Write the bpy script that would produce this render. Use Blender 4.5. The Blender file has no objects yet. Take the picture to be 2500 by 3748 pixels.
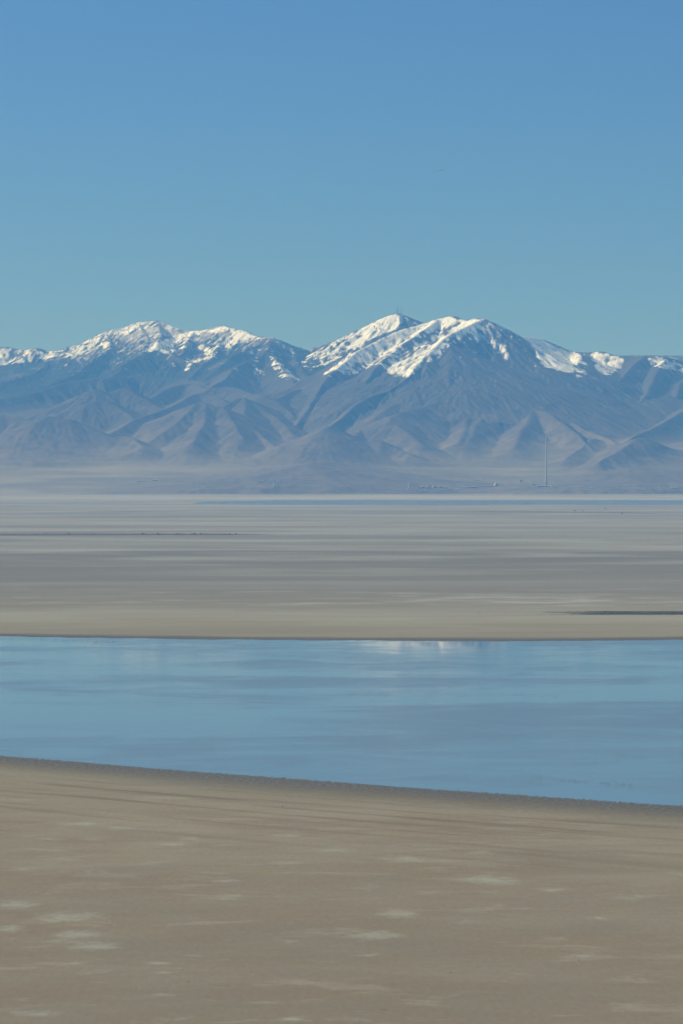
import bpy, bmesh, math, random
import numpy as np
R = math.radians
sc = bpy.context.scene
col = sc.collection
# ------------------------------------------------------------------ camera
H = 150.0                       # eye height above the lake bed (a hillside lookout)
S = 7.4e-5                      # radians per photo pixel
PITCH = (1874 - 1730) * S
cam_d = bpy.data.cameras.new('camera')
cam_d.sensor_fit = 'HORIZONTAL'; cam_d.sensor_width = 24.0
cam_d.lens = 24.0 / (2 * 1250 * S)
cam_d.clip_start = 1.0; cam_d.clip_end = 400000.0
cam = bpy.data.objects.new('camera', cam_d); col.objects.link(cam)
cam.location = (0, 0, H); cam.rotation_euler = (R(90) - PITCH, 0, 0)
sc.camera = cam
# ------------------------------------------------------------------ sky, sun, exposure
SUN_EL, SUN_AZ = R(34), R(-67)           # azimuth from +Y (view direction), negative = to the left
w = bpy.data.worlds.new('World'); sc.world = w; w.use_nodes = True
nt = w.node_tree; nt.nodes.clear()
sky = nt.nodes.new('ShaderNodeTexSky'); sky.sky_type = 'NISHITA'; sky.sun_disc = False
sky.sun_elevation = SUN_EL; sky.sun_rotation = SUN_AZ
sky.altitude = 1400; sky.air_density = 1.0; sky.dust_density = 1.5; sky.ozone_density = 5.0
tint = nt.nodes.new('ShaderNodeMix'); tint.data_type = 'RGBA'; tint.blend_type = 'MULTIPLY'
tint.inputs[0].default_value = 1.0; tint.inputs[7].default_value = (0.448, 0.702, 0.995, 1)
bg = nt.nodes.new('ShaderNodeBackground'); bg.inputs[1].default_value = 0.078
wo = nt.nodes.new('ShaderNodeOutputWorld')
nt.links.new(sky.outputs[0], tint.inputs[6]); nt.links.new(tint.outputs[2], bg.inputs[0]); nt.links.new(bg.outputs[0], wo.inputs[0])
sun_d = bpy.data.lights.new('sun', 'SUN'); sun_d.energy = 5.0; sun_d.angle = R(0.5); sun_d.color = (1.0, 0.985, 0.87)
sun = bpy.data.objects.new('sun', sun_d); col.objects.link(sun)
sdir = (math.cos(SUN_EL) * math.sin(SUN_AZ), math.cos(SUN_EL) * math.cos(SUN_AZ), math.sin(SUN_EL))
from mathutils import Vector
sun.rotation_euler = Vector(sdir).to_track_quat('Z', 'Y').to_euler()
sun.location = (-300, 0, 400)
sc.view_settings.view_transform = 'Standard'; sc.view_settings.look = 'None'
sc.view_settings.exposure = 0.13; sc.view_settings.gamma = 1.0; sc.view_settings.use_curve_mapping = False
sc.cycles.use_denoising = True; sc.cycles.use_adaptive_sampling = False
try: sc.cycles.denoiser = 'OPENIMAGEDENOISE'; sc.cycles.denoising_prefilter = 'ACCURATE'
except Exception: pass
sc.cycles.max_bounces = 4; sc.cycles.volume_bounces = 0
HAZE = dict(density=4.0e-5, color=(0.12, 0.40, 0.96, 1), aniso=0.0)

# ------------------------------------------------------------------ helpers
rng = np.random.default_rng(7); random.seed(5)
CA, SA = math.cos(PITCH), math.sin(PITCH)
def at(px, py, Y):
    """world point seen at a photo position, at distance Y (metres)"""
    dx, dy = (px - 1250) * S, -(py - 1874) * S
    d = (dx, CA + dy * SA, -SA + dy * CA)
    t = Y / d[1]
    return (d[0] * t, Y, H + d[2] * t)
def ground_at(px, py, z=0.0):
    dx, dy = (px - 1250) * S, -(py - 1874) * S
    d = (dx, CA + dy * SA, -SA + dy * CA)
    t = (z - H) / d[2]
    return (d[0] * t, d[1] * t, z)
def tag(o, label=None, cat=None, group=None, kind=None):
    if label: o['label'] = label
    if cat: o['category'] = cat
    if group: o['group'] = group
    if kind: o['kind'] = kind
    return o
def empty(name, loc, rz=0.0):
    o = bpy.data.objects.new(name, None); col.objects.link(o)
    o.location = loc; o.rotation_euler = (0, 0, rz); o.empty_display_size = 1
    return o
def link(name, bm, mat, parent=None, loc=(0, 0, 0), smooth=False):
    me = bpy.data.meshes.new(name); bm.to_mesh(me); bm.free()
    if smooth:
        for p in me.polygons: p.use_smooth = True
    me.materials.append(mat)
    o = bpy.data.objects.new(name, me); col.objects.link(o); o.location = loc
    if parent: o.parent = parent
    return o
def np_mesh(name, verts, faces, mat, smooth=True):
    me = bpy.data.meshes.new(name)
    verts = np.ascontiguousarray(verts, np.float32); faces = np.ascontiguousarray(faces, np.int32)
    n, k = faces.shape
    me.vertices.add(len(verts)); me.vertices.foreach_set('co', verts.ravel())
    me.loops.add(n * k); me.loops.foreach_set('vertex_index', faces.ravel())
    me.polygons.add(n); me.polygons.foreach_set('loop_start', np.arange(n, dtype=np.int32) * k)
    me.polygons.foreach_set('use_smooth', np.full(n, smooth))
    me.update(calc_edges=True)
    me.materials.append(mat)
    o = bpy.data.objects.new(name, me); col.objects.link(o)
    return o
def grid_faces(nr, nc):
    i = np.arange((nr - 1) * (nc - 1)); r, c = i // (nc - 1), i % (nc - 1)
    a = r * nc + c
    return np.stack([a, a + 1, a + nc + 1, a + nc], 1)
def box(bm, x0, x1, y0, y1, z0, z1):
    v = [bm.verts.new(p) for p in ((x0,y0,z0),(x1,y0,z0),(x1,y1,z0),(x0,y1,z0),(x0,y0,z1),(x1,y0,z1),(x1,y1,z1),(x0,y1,z1))]
    for f in ((3,2,1,0),(4,5,6,7),(0,1,5,4),(1,2,6,5),(2,3,7,6),(3,0,4,7)): bm.faces.new([v[i] for i in f])
def lathe(bm, prof, n=20, cx=0, cy=0, top=True, bottom=True):
    rings = []
    for r, z in prof:
        rings.append([bm.verts.new((cx + r * math.cos(2*math.pi*i/n), cy + r * math.sin(2*math.pi*i/n), z)) for i in range(n)])
    for a, b in zip(rings, rings[1:]):
        for i in range(n): bm.faces.new((a[i], a[(i+1) % n], b[(i+1) % n], b[i]))
    if top: bm.faces.new(rings[-1])
    if bottom: bm.faces.new(rings[0][::-1])
def bar(bm, p, q, r, n=4):
    p, q = Vector(p), Vector(q); d = (q - p).normalized()
    a = d.orthogonal().normalized(); b = d.cross(a)
    A = [bm.verts.new(p + (a*math.cos(t) + b*math.sin(t))*r) for t in [2*math.pi*i/n for i in range(n)]]
    B = [bm.verts.new(v.co + (q - p)) for v in A]
    for i in range(n): bm.faces.new((A[i], A[(i+1) % n], B[(i+1) % n], B[i]))
    bm.faces.new(A[::-1]); bm.faces.new(B)

# numpy noise
def _hash(ix, iy, seed):
    h = (ix.astype(np.int64) * 374761393 + iy.astype(np.int64) * 668265263 + seed * 974634777) & 0xFFFFFFFF
    h = ((h ^ (h >> 13)) * 1274126177) & 0xFFFFFFFF
    h = ((h ^ (h >> 16)) * 2246822519) & 0xFFFFFFFF
    return ((h ^ (h >> 15)) & 0xFFFFFF).astype(np.float32) / 16777216.0
def perlin(x, y, seed=0):
    ix, iy = np.floor(x), np.floor(y); fx, fy = (x - ix).astype(np.float32), (y - iy).astype(np.float32)
    def g(ox, oy):
        a = _hash(ix + ox, iy + oy, seed) * (2 * np.pi)
        return np.cos(a) * (fx - ox) + np.sin(a) * (fy - oy)
    u, v = fx*fx*fx*(fx*(fx*6-15)+10), fy*fy*fy*(fy*(fy*6-15)+10)
    a = g(0,0); b = g(1,0); c = g(0,1); d = g(1,1)
    return ((a + (b-a)*u) * (1-v) + (c + (d-c)*u) * v) * 1.5
def fbm(x, y, oct=4, seed=0, gain=0.5):
    s = 0; a = 1.0
    for i in range(oct):
        s = s + a * perlin(x * 2**i, y * 2**i, seed + i * 17); a *= gain
    return s
def sstep(a, b, x):
    t = np.clip((x - a) / (b - a), 0, 1); return t*t*(3-2*t)

# ------------------------------------------------------------------ material helper
def new_mat(name):
    m = bpy.data.materials.new(name); m.use_nodes = True
    n = m.node_tree.nodes; n.clear()
    out = n.new('ShaderNodeOutputMaterial'); b = n.new('ShaderNodeBsdfPrincipled')
    m.node_tree.links.new(b.outputs[0], out.inputs[0])
    return m, m.node_tree, b
class N:
    """tiny node-graph helper"""
    def __init__(s, nt): s.nt = nt
    def put(s, sock, v):
        if isinstance(v, bpy.types.NodeSocket): s.nt.links.new(v, sock)
        elif isinstance(v, (tuple, list)) and len(v) == 3 and len(sock.default_value) == 4: sock.default_value = (*v, 1)
        else: sock.default_value = v
    def math(s, op, a, b=0.0, c=None, clamp=False):
        n = s.nt.nodes.new('ShaderNodeMath'); n.operation = op; n.use_clamp = clamp
        s.put(n.inputs[0], a); s.put(n.inputs[1], b)
        if c is not None: s.put(n.inputs[2], c)
        return n.outputs[0]
    def rng(s, v, a, b, c=0.0, d=1.0, smooth=True):
        n = s.nt.nodes.new('ShaderNodeMapRange'); n.interpolation_type = 'SMOOTHSTEP' if smooth else 'LINEAR'
        for i, x in enumerate((v, a, b, c, d)): s.put(n.inputs[i], x)
        return n.outputs[0]
    def noise(s, vec, scale, detail=4, rough=0.55, dist=0.0):
        n = s.nt.nodes.new('ShaderNodeTexNoise')
        s.put(n.inputs['Vector'], vec); n.inputs['Scale'].default_value = scale
        n.inputs['Detail'].default_value = detail; n.inputs['Roughness'].default_value = rough; n.inputs['Distortion'].default_value = dist
        return n.outputs['Fac']
    def mix(s, f, a, b, blend='MIX'):
        n = s.nt.nodes.new('ShaderNodeMix'); n.data_type = 'RGBA'; n.blend_type = blend
        s.put(n.inputs[0], f); s.put(n.inputs[6], a); s.put(n.inputs[7], b)
        return n.outputs[2]
    def pos(s): return s.nt.nodes.new('ShaderNodeNewGeometry').outputs['Position']
    def sep(s, v):
        n = s.nt.nodes.new('ShaderNodeSeparateXYZ'); s.put(n.inputs[0], v); return n.outputs
    def comb(s, x, y, z=0.0):
        n = s.nt.nodes.new('ShaderNodeCombineXYZ')
        for i, q in enumerate((x, y, z)): s.put(n.inputs[i], q)
        return n.outputs[0]
    def scalev(s, v, k):
        n = s.nt.nodes.new('ShaderNodeVectorMath'); n.operation = 'MULTIPLY'; s.put(n.inputs[0], v); n.inputs[1].default_value = k
        return n.outputs[0]
    def attr(s, name):
        n = s.nt.nodes.new('ShaderNodeAttribute'); n.attribute_name = name; return n.outputs['Fac']
    def ramp(s, f, stops, interp='LINEAR'):
        n = s.nt.nodes.new('ShaderNodeValToRGB'); n.color_ramp.interpolation = interp
        e = n.color_ramp.elements
        while len(e) > 1: e.remove(e[-1])
        for i, (p, c) in enumerate(stops):
            x = e[0] if i == 0 else e.new(p)
            x.position = p; x.color = (*c, 1) if len(c) == 3 else c
        s.put(n.inputs[0], f); return n.outputs[0]
def plain(name, c, rough=0.7, var=0.12, scale=0.4, metal=0.0):
    m, nt, b = new_mat(name); g = N(nt)
    f = g.noise(g.pos(), scale, 5)
    b.inputs['Base Color'].default_value = (*c, 1)
    nt.links.new(g.mix(f, tuple(x*(1-var) for x in c), tuple(min(1, x*(1+var)) for x in c)), b.inputs['Base Color'])
    b.inputs['Roughness'].default_value = rough; b.inputs['Metallic'].default_value = metal
    return m

# ------------------------------------------------------------------ mountains
# ridge lines: (side slope, crest rounding, [(photo x, photo y, distance km), ...])
RID = [
 # far left massif crest
 (.52, 25, [(-420,1270,37),(-200,1262,36.8),(-60,1275,36.6),(22,1270,36.5),(87,1282,36.4),(133,1273,36.3),(163,1281,36.3),(206,1285,36.2),(266,1265,36.2),(325,1244,36.1),(390,1214,36),(461,1198,36),(504,1180,36),(583,1176,35.9),(618,1187,35.8),(650,1200,35.7),(672,1208,35.6),(710,1211,35.5),(770,1203,35.4),(808,1191,35.3),(843,1200,35),(892,1211,34.8),(930,1227,34.6),(957,1236,34.4),(990,1234,34.2),(1028,1246,34.2),(1071,1264,34.3),(1125,1281,34.4)]),
 # tower peak
 (.55, 20, [(1125,1281,34.4),(1179,1262,34.4),(1228,1247,34.3),(1272,1225,34.2),(1320,1203,34.1),(1375,1176,34),(1412,1161,34),(1445,1151,34),(1467,1150,34),(1499,1162,34.1),(1545,1181,34.3),(1600,1200,34.6),(1700,1240,35)]),
 # central summit crest and right ridge
 (.55, 25, [(1650,1155,32.5),(1672,1164,32.4),(1699,1172,32.3),(1731,1167,32.2),(1767,1166,32.1),(1802,1179,32.1),(1840,1195,32.2),(1894,1224,32.4),(1932,1233,32.6),(1981,1241,32.8),(2029,1260,32.9),(2051,1272,33),(2100,1287,33),(2154,1289,32.9),(2208,1287,32.8),(2246,1299,32.7),(2300,1306,32.6),(2360,1302,32.5),(2431,1305,32.5),(2500,1321,32.6),(2620,1335,32.7),(2800,1345,33),(3000,1400,33)]),
 (.55, 15, [(1650,1155,32.5),(1597,1168,32.55),(1548,1182,32.6),(1450,1216,32.4),(1342,1268,32),(1288,1306,31.7),(1235,1345,31.3),(1190,1387,30.9),(1150,1450,30.3),(1110,1520,29.7),(1040,1600,29)]),
 (.6, 10, [(1767,1168,32.1),(1700,1197,31.8),(1640,1228,31.5),(1560,1300,31),(1520,1345,30.7),(1480,1390,30.4),(1418,1427,30.1),(1330,1460,29.8),(1250,1530,29.3),(1150,1590,28.8),(1060,1635,28.4)]),
 (.6, 8, [(1597,1168,32.5),(1530,1222,32),(1440,1290,31.5),(1380,1345,31),(1340,1400,30.6),(1310,1450,30.2)]),
 (.6, 8, [(1767,1168,32.1),(1725,1235,31.7),(1700,1290,31.3),(1760,1340,31),(1812,1405,30.6),(1862,1440,30.3),(1900,1440,30.1),(1950,1490,29.7),(2000,1510,29.4),(2090,1570,28.8),(2170,1640,28.2)]),
 (.55, 8, [(1840,1195,32.2),(1862,1290,31.8),(1900,1380,31.2),(1960,1450,30.5),(2030,1500,29.9),(2120,1560,29.2),(2200,1592,28.8),(2280,1628,28.3)]),
 (.36, 12, [(2108,1288,33),(2120,1310,32.3),(2108,1350,31.6),(2080,1410,30.9),(2085,1470,30.4),(2110,1520,30)]),
 (.55, 8, [(2154,1289,32.9),(2160,1350,32.2),(2155,1420,31.4),(2140,1480,30.7),(2130,1530,30.1)]),
 (.5, 12, [(2360,1302,32.5),(2290,1365,31.9),(2240,1425,31.2),(2215,1480,30.6),(2185,1530,30.1),(2160,1565,29.7)]),
 (.5, 12, [(2431,1305,32.5),(2400,1380,31.8),(2360,1450,31),(2300,1520,30.2),(2230,1570,29.5)]),
 (.5, 12, [(2560,1325,32.6),(2500,1400,31.8),(2450,1480,30.9)]),
 (.5, 12, [(2750,1345,33),(2680,1400,31.5),(2560,1465,30.4),(2500,1501,30),(2452,1534,29.6),(2398,1563,29.2),(2349,1582,28.9),(2284,1622,28.4)]),
 (.42, 20, [(2620,1690,28),(2500,1672,28.1),(2420,1632,28.2),(2347,1601,28.2),(2290,1630,28),(2192,1691,27.5)]),
 (.42, 20, [(2230,1640,28.4),(2181,1604,28.6),(2140,1630,28.3),(2080,1675,27.8)]),
 # front of the central mountain
 (.42, 45, [(1560,1300,31),(1585,1370,30.6),(1520,1450,30),(1420,1490,29.6),(1340,1560,29),(1290,1605,28.5)]),
 (.42, 45, [(1640,1228,31.5),(1640,1310,31),(1640,1400,30.3),(1600,1470,29.7),(1500,1500,29.3),(1423,1528,29),(1456,1561,28.8),(1545,1622,28.2)]),
 (.42, 45, [(1760,1340,31),(1725,1430,30.2),(1695,1490,29.6),(1712,1550,29.1),(1670,1625,28.3)]),
 (.42, 45, [(1812,1405,30.6),(1785,1480,29.8),(1740,1570,28.9),(1690,1640,28.2)]),
 (.42, 45, [(1950,1490,29.7),(1920,1560,29),(1880,1640,28.2)]),
 # dark hill in front, centre
 (.42, 25, [(1110,1650,27.9),(1169,1574,28.2),(1204,1561,28.3),(1234,1572,28.3),(1266,1593,28.3),(1342,1615,28.2),(1396,1612,28.2),(1440,1636,28.1),(1500,1660,27.9)]),
 # left: spurs of the massif
 (.5, 12, [(390,1214,36),(400,1270,35.3),(330,1330,34.5),(250,1380,33.6),(120,1430,32.5),(0,1458,31.8),(-150,1480,31.3)]),
 (.5, 12, [(206,1285,36.2),(170,1340,35.3),(80,1380,34.4),(-50,1410,33.5)]),
 (.5, 12, [(504,1180,36),(540,1235,35.3),(520,1290,34.5),(450,1345,33.6),(380,1388,32.7)]),
 (.5, 12, [(583,1176,35.9),(585,1230,35.2),(570,1270,34.7)]),
 (.5, 12, [(710,1211,35.5),(692,1238,35.1),(672,1285,34.5),(640,1330,33.8)]),
 (.5, 12, [(440,1340,33.6),(515,1302,34),(600,1279,34.2),(680,1318,33.9),(760,1355,33.4)]),
 (.5, 12, [(808,1191,35.3),(800,1240,34.8),(790,1290,34.2),(740,1340,33.5),(690,1385,32.8)]),
 (.5, 15, [(-200,1480,31.5),(100,1442,32),(230,1402,32.5),(330,1388,32.7),(460,1375,33),(560,1378,33),(670,1385,32.8),(760,1400,32.3)]),
 (.5, 12, [(990,1234,34.2),(950,1262,34),(905,1275,33.8),(850,1300,33.5),(800,1345,33)]),
 (.5, 10, [(990,1234,34.2),(975,1290,33.5),(900,1322,33),(862,1350,32.6),(810,1395,31.9),(760,1425,31.4)]),
 (.5, 10, [(975,1290,33.5),(1000,1310,33.2),(1045,1365,32.5),(1090,1420,31.6),(1125,1475,30.8)]),
 (.5, 10, [(1071,1264,34.3),(1085,1320,33.5),(1120,1375,32.6),(1140,1420,31.8)]),
 (.5, 12, [(760,1425,31.4),(700,1402,32),(600,1425,31.7),(542,1460,31.3)]),
 (.45, 15, [(760,1425,31.4),(840,1415,31.4),(920,1440,30.9),(963,1444,30.4),(1000,1463,30.2),(1050,1500,29.9),(1085,1540,29.6)]),
 (.5, 12, [(1150,1415,31.6),(1090,1425,31),(1033,1447,30.6),(1000,1463,30.2)]),
 (.42, 18, [(100,1530,30.3),(163,1507,30.4),(239,1474,30.5),(304,1447,30.6),(355,1423,30.7),(401,1436,30.7),(461,1420,30.8),(504,1447,30.6),(553,1474,30.4),(610,1510,30.1)]),
 (.42, 18, [(130,1550,29.5),(195,1526,29.7),(260,1496,29.9),(325,1474,30),(374,1463,30.1),(412,1479,30),(461,1512,29.8),(493,1536,29.6),(530,1570,29.3)]),
 (.42, 20, [(20,1645,28.3),(49,1620,28.4),(108,1566,28.6),(157,1526,28.8),(184,1528,28.8),(244,1534,28.8),(282,1545,28.8),(320,1566,28.7),(358,1582,28.6),(412,1600,28.5),(472,1596,28.5),(526,1629,28.2)]),
 (.42, 18, [(-200,1545,29),(-80,1522,29.2),(0,1517,29.3),(54,1520,29.3),(112,1538,29.1),(190,1575,28.8)]),
 (.42, 15, [(370,1605,28.6),(390,1591,28.8),(445,1563,29.1),(515,1528,29.5),(591,1501,29.9),(640,1478,30.2),(705,1447,30.6),(743,1439,30.7),(786,1447,30.6),(835,1469,30.3)]),
 (.42, 15, [(510,1640,28.3),(526,1629,28.4),(596,1582,28.7),(661,1534,29),(721,1476,29.4),(754,1474,29.4),(786,1490,29.3),(813,1488,29.3),(850,1540,28.9),(890,1600,28.4)]),
 (.42, 15, [(790,1505,29.6),(832,1479,29.8),(897,1455,30),(940,1485,29.8),(1017,1534,29.4),(1060,1590,28.9)]),
 (.42, 15, [(754,1474,29.4),(745,1540,28.9),(700,1620,28.2)]),
 (.42, 15, [(897,1455,30),(905,1520,29.3),(940,1580,28.8),(1000,1630,28.3)]),
 # low rises on the plain
 (.16, 60, [(1080,1735,27),(1140,1700,27.3),(1200,1690,27.5),(1260,1715,27.3),(1320,1745,27)]),
 (.10, 40, [(900,1782,26.5),(1000,1770,26.6),(1080,1768,26.6),(1130,1777,26.5),(1215,1796,26.3)]),
 (.14, 60, [(2260,1740,27),(2330,1715,27.3),(2420,1720,27.3),(2560,1735,27.2)]),
]
def catmull(P, sub=3):
    P = np.array(P, float); Q = np.vstack([2*P[0]-P[1], P, 2*P[-1]-P[-2]]); out = []
    for i in range(1, len(Q) - 2):
        for s in range(sub):
            t = s / sub
            out.append(.5*((2*Q[i]) + (-Q[i-1]+Q[i+1])*t + (2*Q[i-1]-5*Q[i]+4*Q[i+1]-Q[i+2])*t*t + (-Q[i-1]+3*Q[i]-3*Q[i+1]+Q[i+2])*t**3))
    out.append(P[-1]); return np.array(out)
X0, X1, Y0, Y1, DX, DY = -4500., 4500., 25600., 38400., 9.0, 14.0
def base_h(x, y):
    t = np.clip((y - 25950) / 2400, 0, None)
    s = np.minimum(t, 1)
    f = 330 * (0.25*s + 0.75*s**1.7) + np.clip(t-1, 0, None) * 260
    return f
cx_ = np.arange(X0, X1 + 1, 18.0, dtype=np.float32); cy_ = np.arange(Y0, Y1 + 1, 28.0, dtype=np.float32)
GX, GY = np.meshgrid(cx_, cy_)
WX = GX + 22 * fbm(GX/620, GY/620, 3, 3); WY = GY + 30 * fbm(GX/620, GY/620, 3, 9)
BASE = base_h(GX, GY).astype(np.float32)
rid = np.full_like(GX, -500.); crest_d = np.full_like(GX, 9999.)
for k, rnd, pts in RID:
    rnd = rnd * .45 if k > .2 else rnd
    W = catmull([at(*(a, b, c * 1000)) for a, b, c in pts])
    for p, q in zip(W, W[1:]):
        zm = max(p[2], q[2]); rad = min(3600, max(250, (zm - base_h(0, min(p[1], q[1])) + 250) / k))
        i0, i1 = np.searchsorted(cx_, [min(p[0], q[0]) - rad, max(p[0], q[0]) + rad])
        j0, j1 = np.searchsorted(cy_, [min(p[1], q[1]) - rad, max(p[1], q[1]) + rad])
        if i1 <= i0 or j1 <= j0: continue
        sl = (slice(j0, j1), slice(i0, i1))
        ax, ay = WX[sl] - p[0], WY[sl] - p[1]; dx, dy = q[0]-p[0], q[1]-p[1]
        t = np.clip((ax*dx + ay*dy) / (dx*dx + dy*dy + 1e-6), 0, 1)
        d = np.hypot(ax - t*dx, ay - t*dy)
        z = p[2] + t*(q[2]-p[2]) - k * (np.sqrt(d*d + rnd*rnd) - rnd) * (1 - 0.22 * sstep(300, 1500, d))
        a = rid[sl]; m = z > a
        a[m] = z[m]; rid[sl] = a
        c = crest_d[sl]; c[m] = d[m]; crest_d[sl] = c
kk = 70.0
hm = np.clip(.5 + .5 * (rid - BASE) / kk, 0, 1)
hc = BASE * (1-hm) + rid * hm + kk * hm * (1-hm) * .6
mount_c = hm
# upsample to the fine grid
fx_ = np.arange(X0, X1 + 1, DX, dtype=np.float32); fy_ = np.arange(Y0, Y1 + 1, DY, dtype=np.float32)
FX, FY = np.meshgrid(fx_, fy_)
def up(a):
    u = (fx_ - cx_[0]) / 18.0; i = np.clip(u.astype(int), 0, len(cx_) - 2); f = u - i
    b = a[:, i] * (1-f) + a[:, i+1] * f
    u = (fy_ - cy_[0]) / 28.0; j = np.clip(u.astype(int), 0, len(cy_) - 2); f = (u - j)[:, None]
    return (b[j] * (1-f) + b[j+1] * f).astype(np.float32)
hgt = up(hc); mnt = up(mount_c); crd = up(crest_d)
def blur(a, n=1):
    for _ in range(n):
        p = np.pad(a, 1, mode='edge')
        a = (p[1:-1,1:-1]*4 + p[:-2,1:-1]*2 + p[2:,1:-1]*2 + p[1:-1,:-2]*2 + p[1:-1,2:]*2 + p[:-2,:-2] + p[2:,2:] + p[:-2,2:] + p[2:,:-2]) / 16
    return a
def grad(a):
    gy, gx = np.gradient(a, DY, DX); return gx, gy
def gully(gx, gy, cell, freq, seed):
    """stripes that run down the slope"""
    gl = np.hypot(gx, gy) + 1e-4; px, py = -gy / gl, gx / gl
    ux, uy = FX / cell, FY / cell; ix, iy = np.floor(ux), np.floor(uy)
    cs = np.zeros_like(FX); ws = np.zeros_like(FX)
    for oy in (-1, 0, 1):
        for ox in (-1, 0, 1):
            jx, jy = ix + ox, iy + oy
            qx = jx + _hash(jx, jy, seed); qy = jy + _hash(jx, jy, seed + 1)
            ddx, ddy = ux - qx, uy - qy
            wgt = np.exp(-(ddx*ddx + ddy*ddy) * 2.2)
            cs += wgt * np.cos((ddx*px + ddy*py) * (2*np.pi*freq)); ws += wgt
    return (cs / (ws + 1e-5)).astype(np.float32)
near_crest = sstep(0, 260, crd)
streak = 0
elev_k = .30 + .70 * sstep(350, 850, hgt)
hs = blur(hgt, 6)
for cell, amp, seed in ((620, 9, 11), (300, 9, 23), (150, 7, 37), (74, 4.5, 51)):
    gx, gy = grad(hs); sl = np.clip(np.hypot(gx, gy) / 0.45, 0, 1.3)
    g = gully(gx, gy, cell, 1.35, seed)
    hgt = hgt + amp * sl * mnt * (g - .25) * (0.12 + 0.88 * near_crest) * elev_k
    streak = streak + g * (amp / 9) ** .5 * .7
    hs = blur(hgt, 3)
hgt += mnt * elev_k * (4.5 * fbm(FX/170, FY/170, 5, 71) + 1.6 * fbm(FX/30, FY/30, 2, 75)) * (0.25 + .75 * near_crest)
hgt += (1 - mnt) * sstep(26100, 27500, FY) * (6 * fbm(FX/900, FY/500, 3, 81) + 1.2 * fbm(FX/200, FY/260, 3, 83))
edge = sstep(0, 500, FX - X0) * sstep(0, 500, X1 - FX) * sstep(0, 700, Y1 - FY)
shore = sstep(25750, 25990, FY + 90 * fbm(FX/500, FY/500, 3, 91))
hgt = np.maximum(hgt, 0) * edge * shore + 3.0 * shore * edge - 2.0
def terr_z(x, y):
    u = np.clip((np.asarray(x, float) - X0) / DX, 0, len(fx_) - 1.001); v = np.clip((np.asarray(y, float) - Y0) / DY, 0, len(fy_) - 1.001)
    i, j = u.astype(int), v.astype(int); f, g = u - i, v - j
    return (hgt[j, i]*(1-f) + hgt[j, i+1]*f) * (1-g) + (hgt[j+1, i]*(1-f) + hgt[j+1, i+1]*f) * g
def drop(px, py, y0=26000, y1=30500):
    """where the line of sight through a photo position meets the land"""
    ys = np.arange(y0, y1, 4.0); dx, dy = (px - 1250) * S, -(py - 1874) * S
    d = (dx, CA + dy * SA, -SA + dy * CA); t = ys / d[1]
    z = terr_z(d[0]*t, ys); k = np.argmax(z >= H + d[2]*t)
    if z[k] < H + d[2]*t[k]: k = len(ys) - 1
    return (float(d[0]*t[k]), float(ys[k]), float(z[k]))
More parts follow.
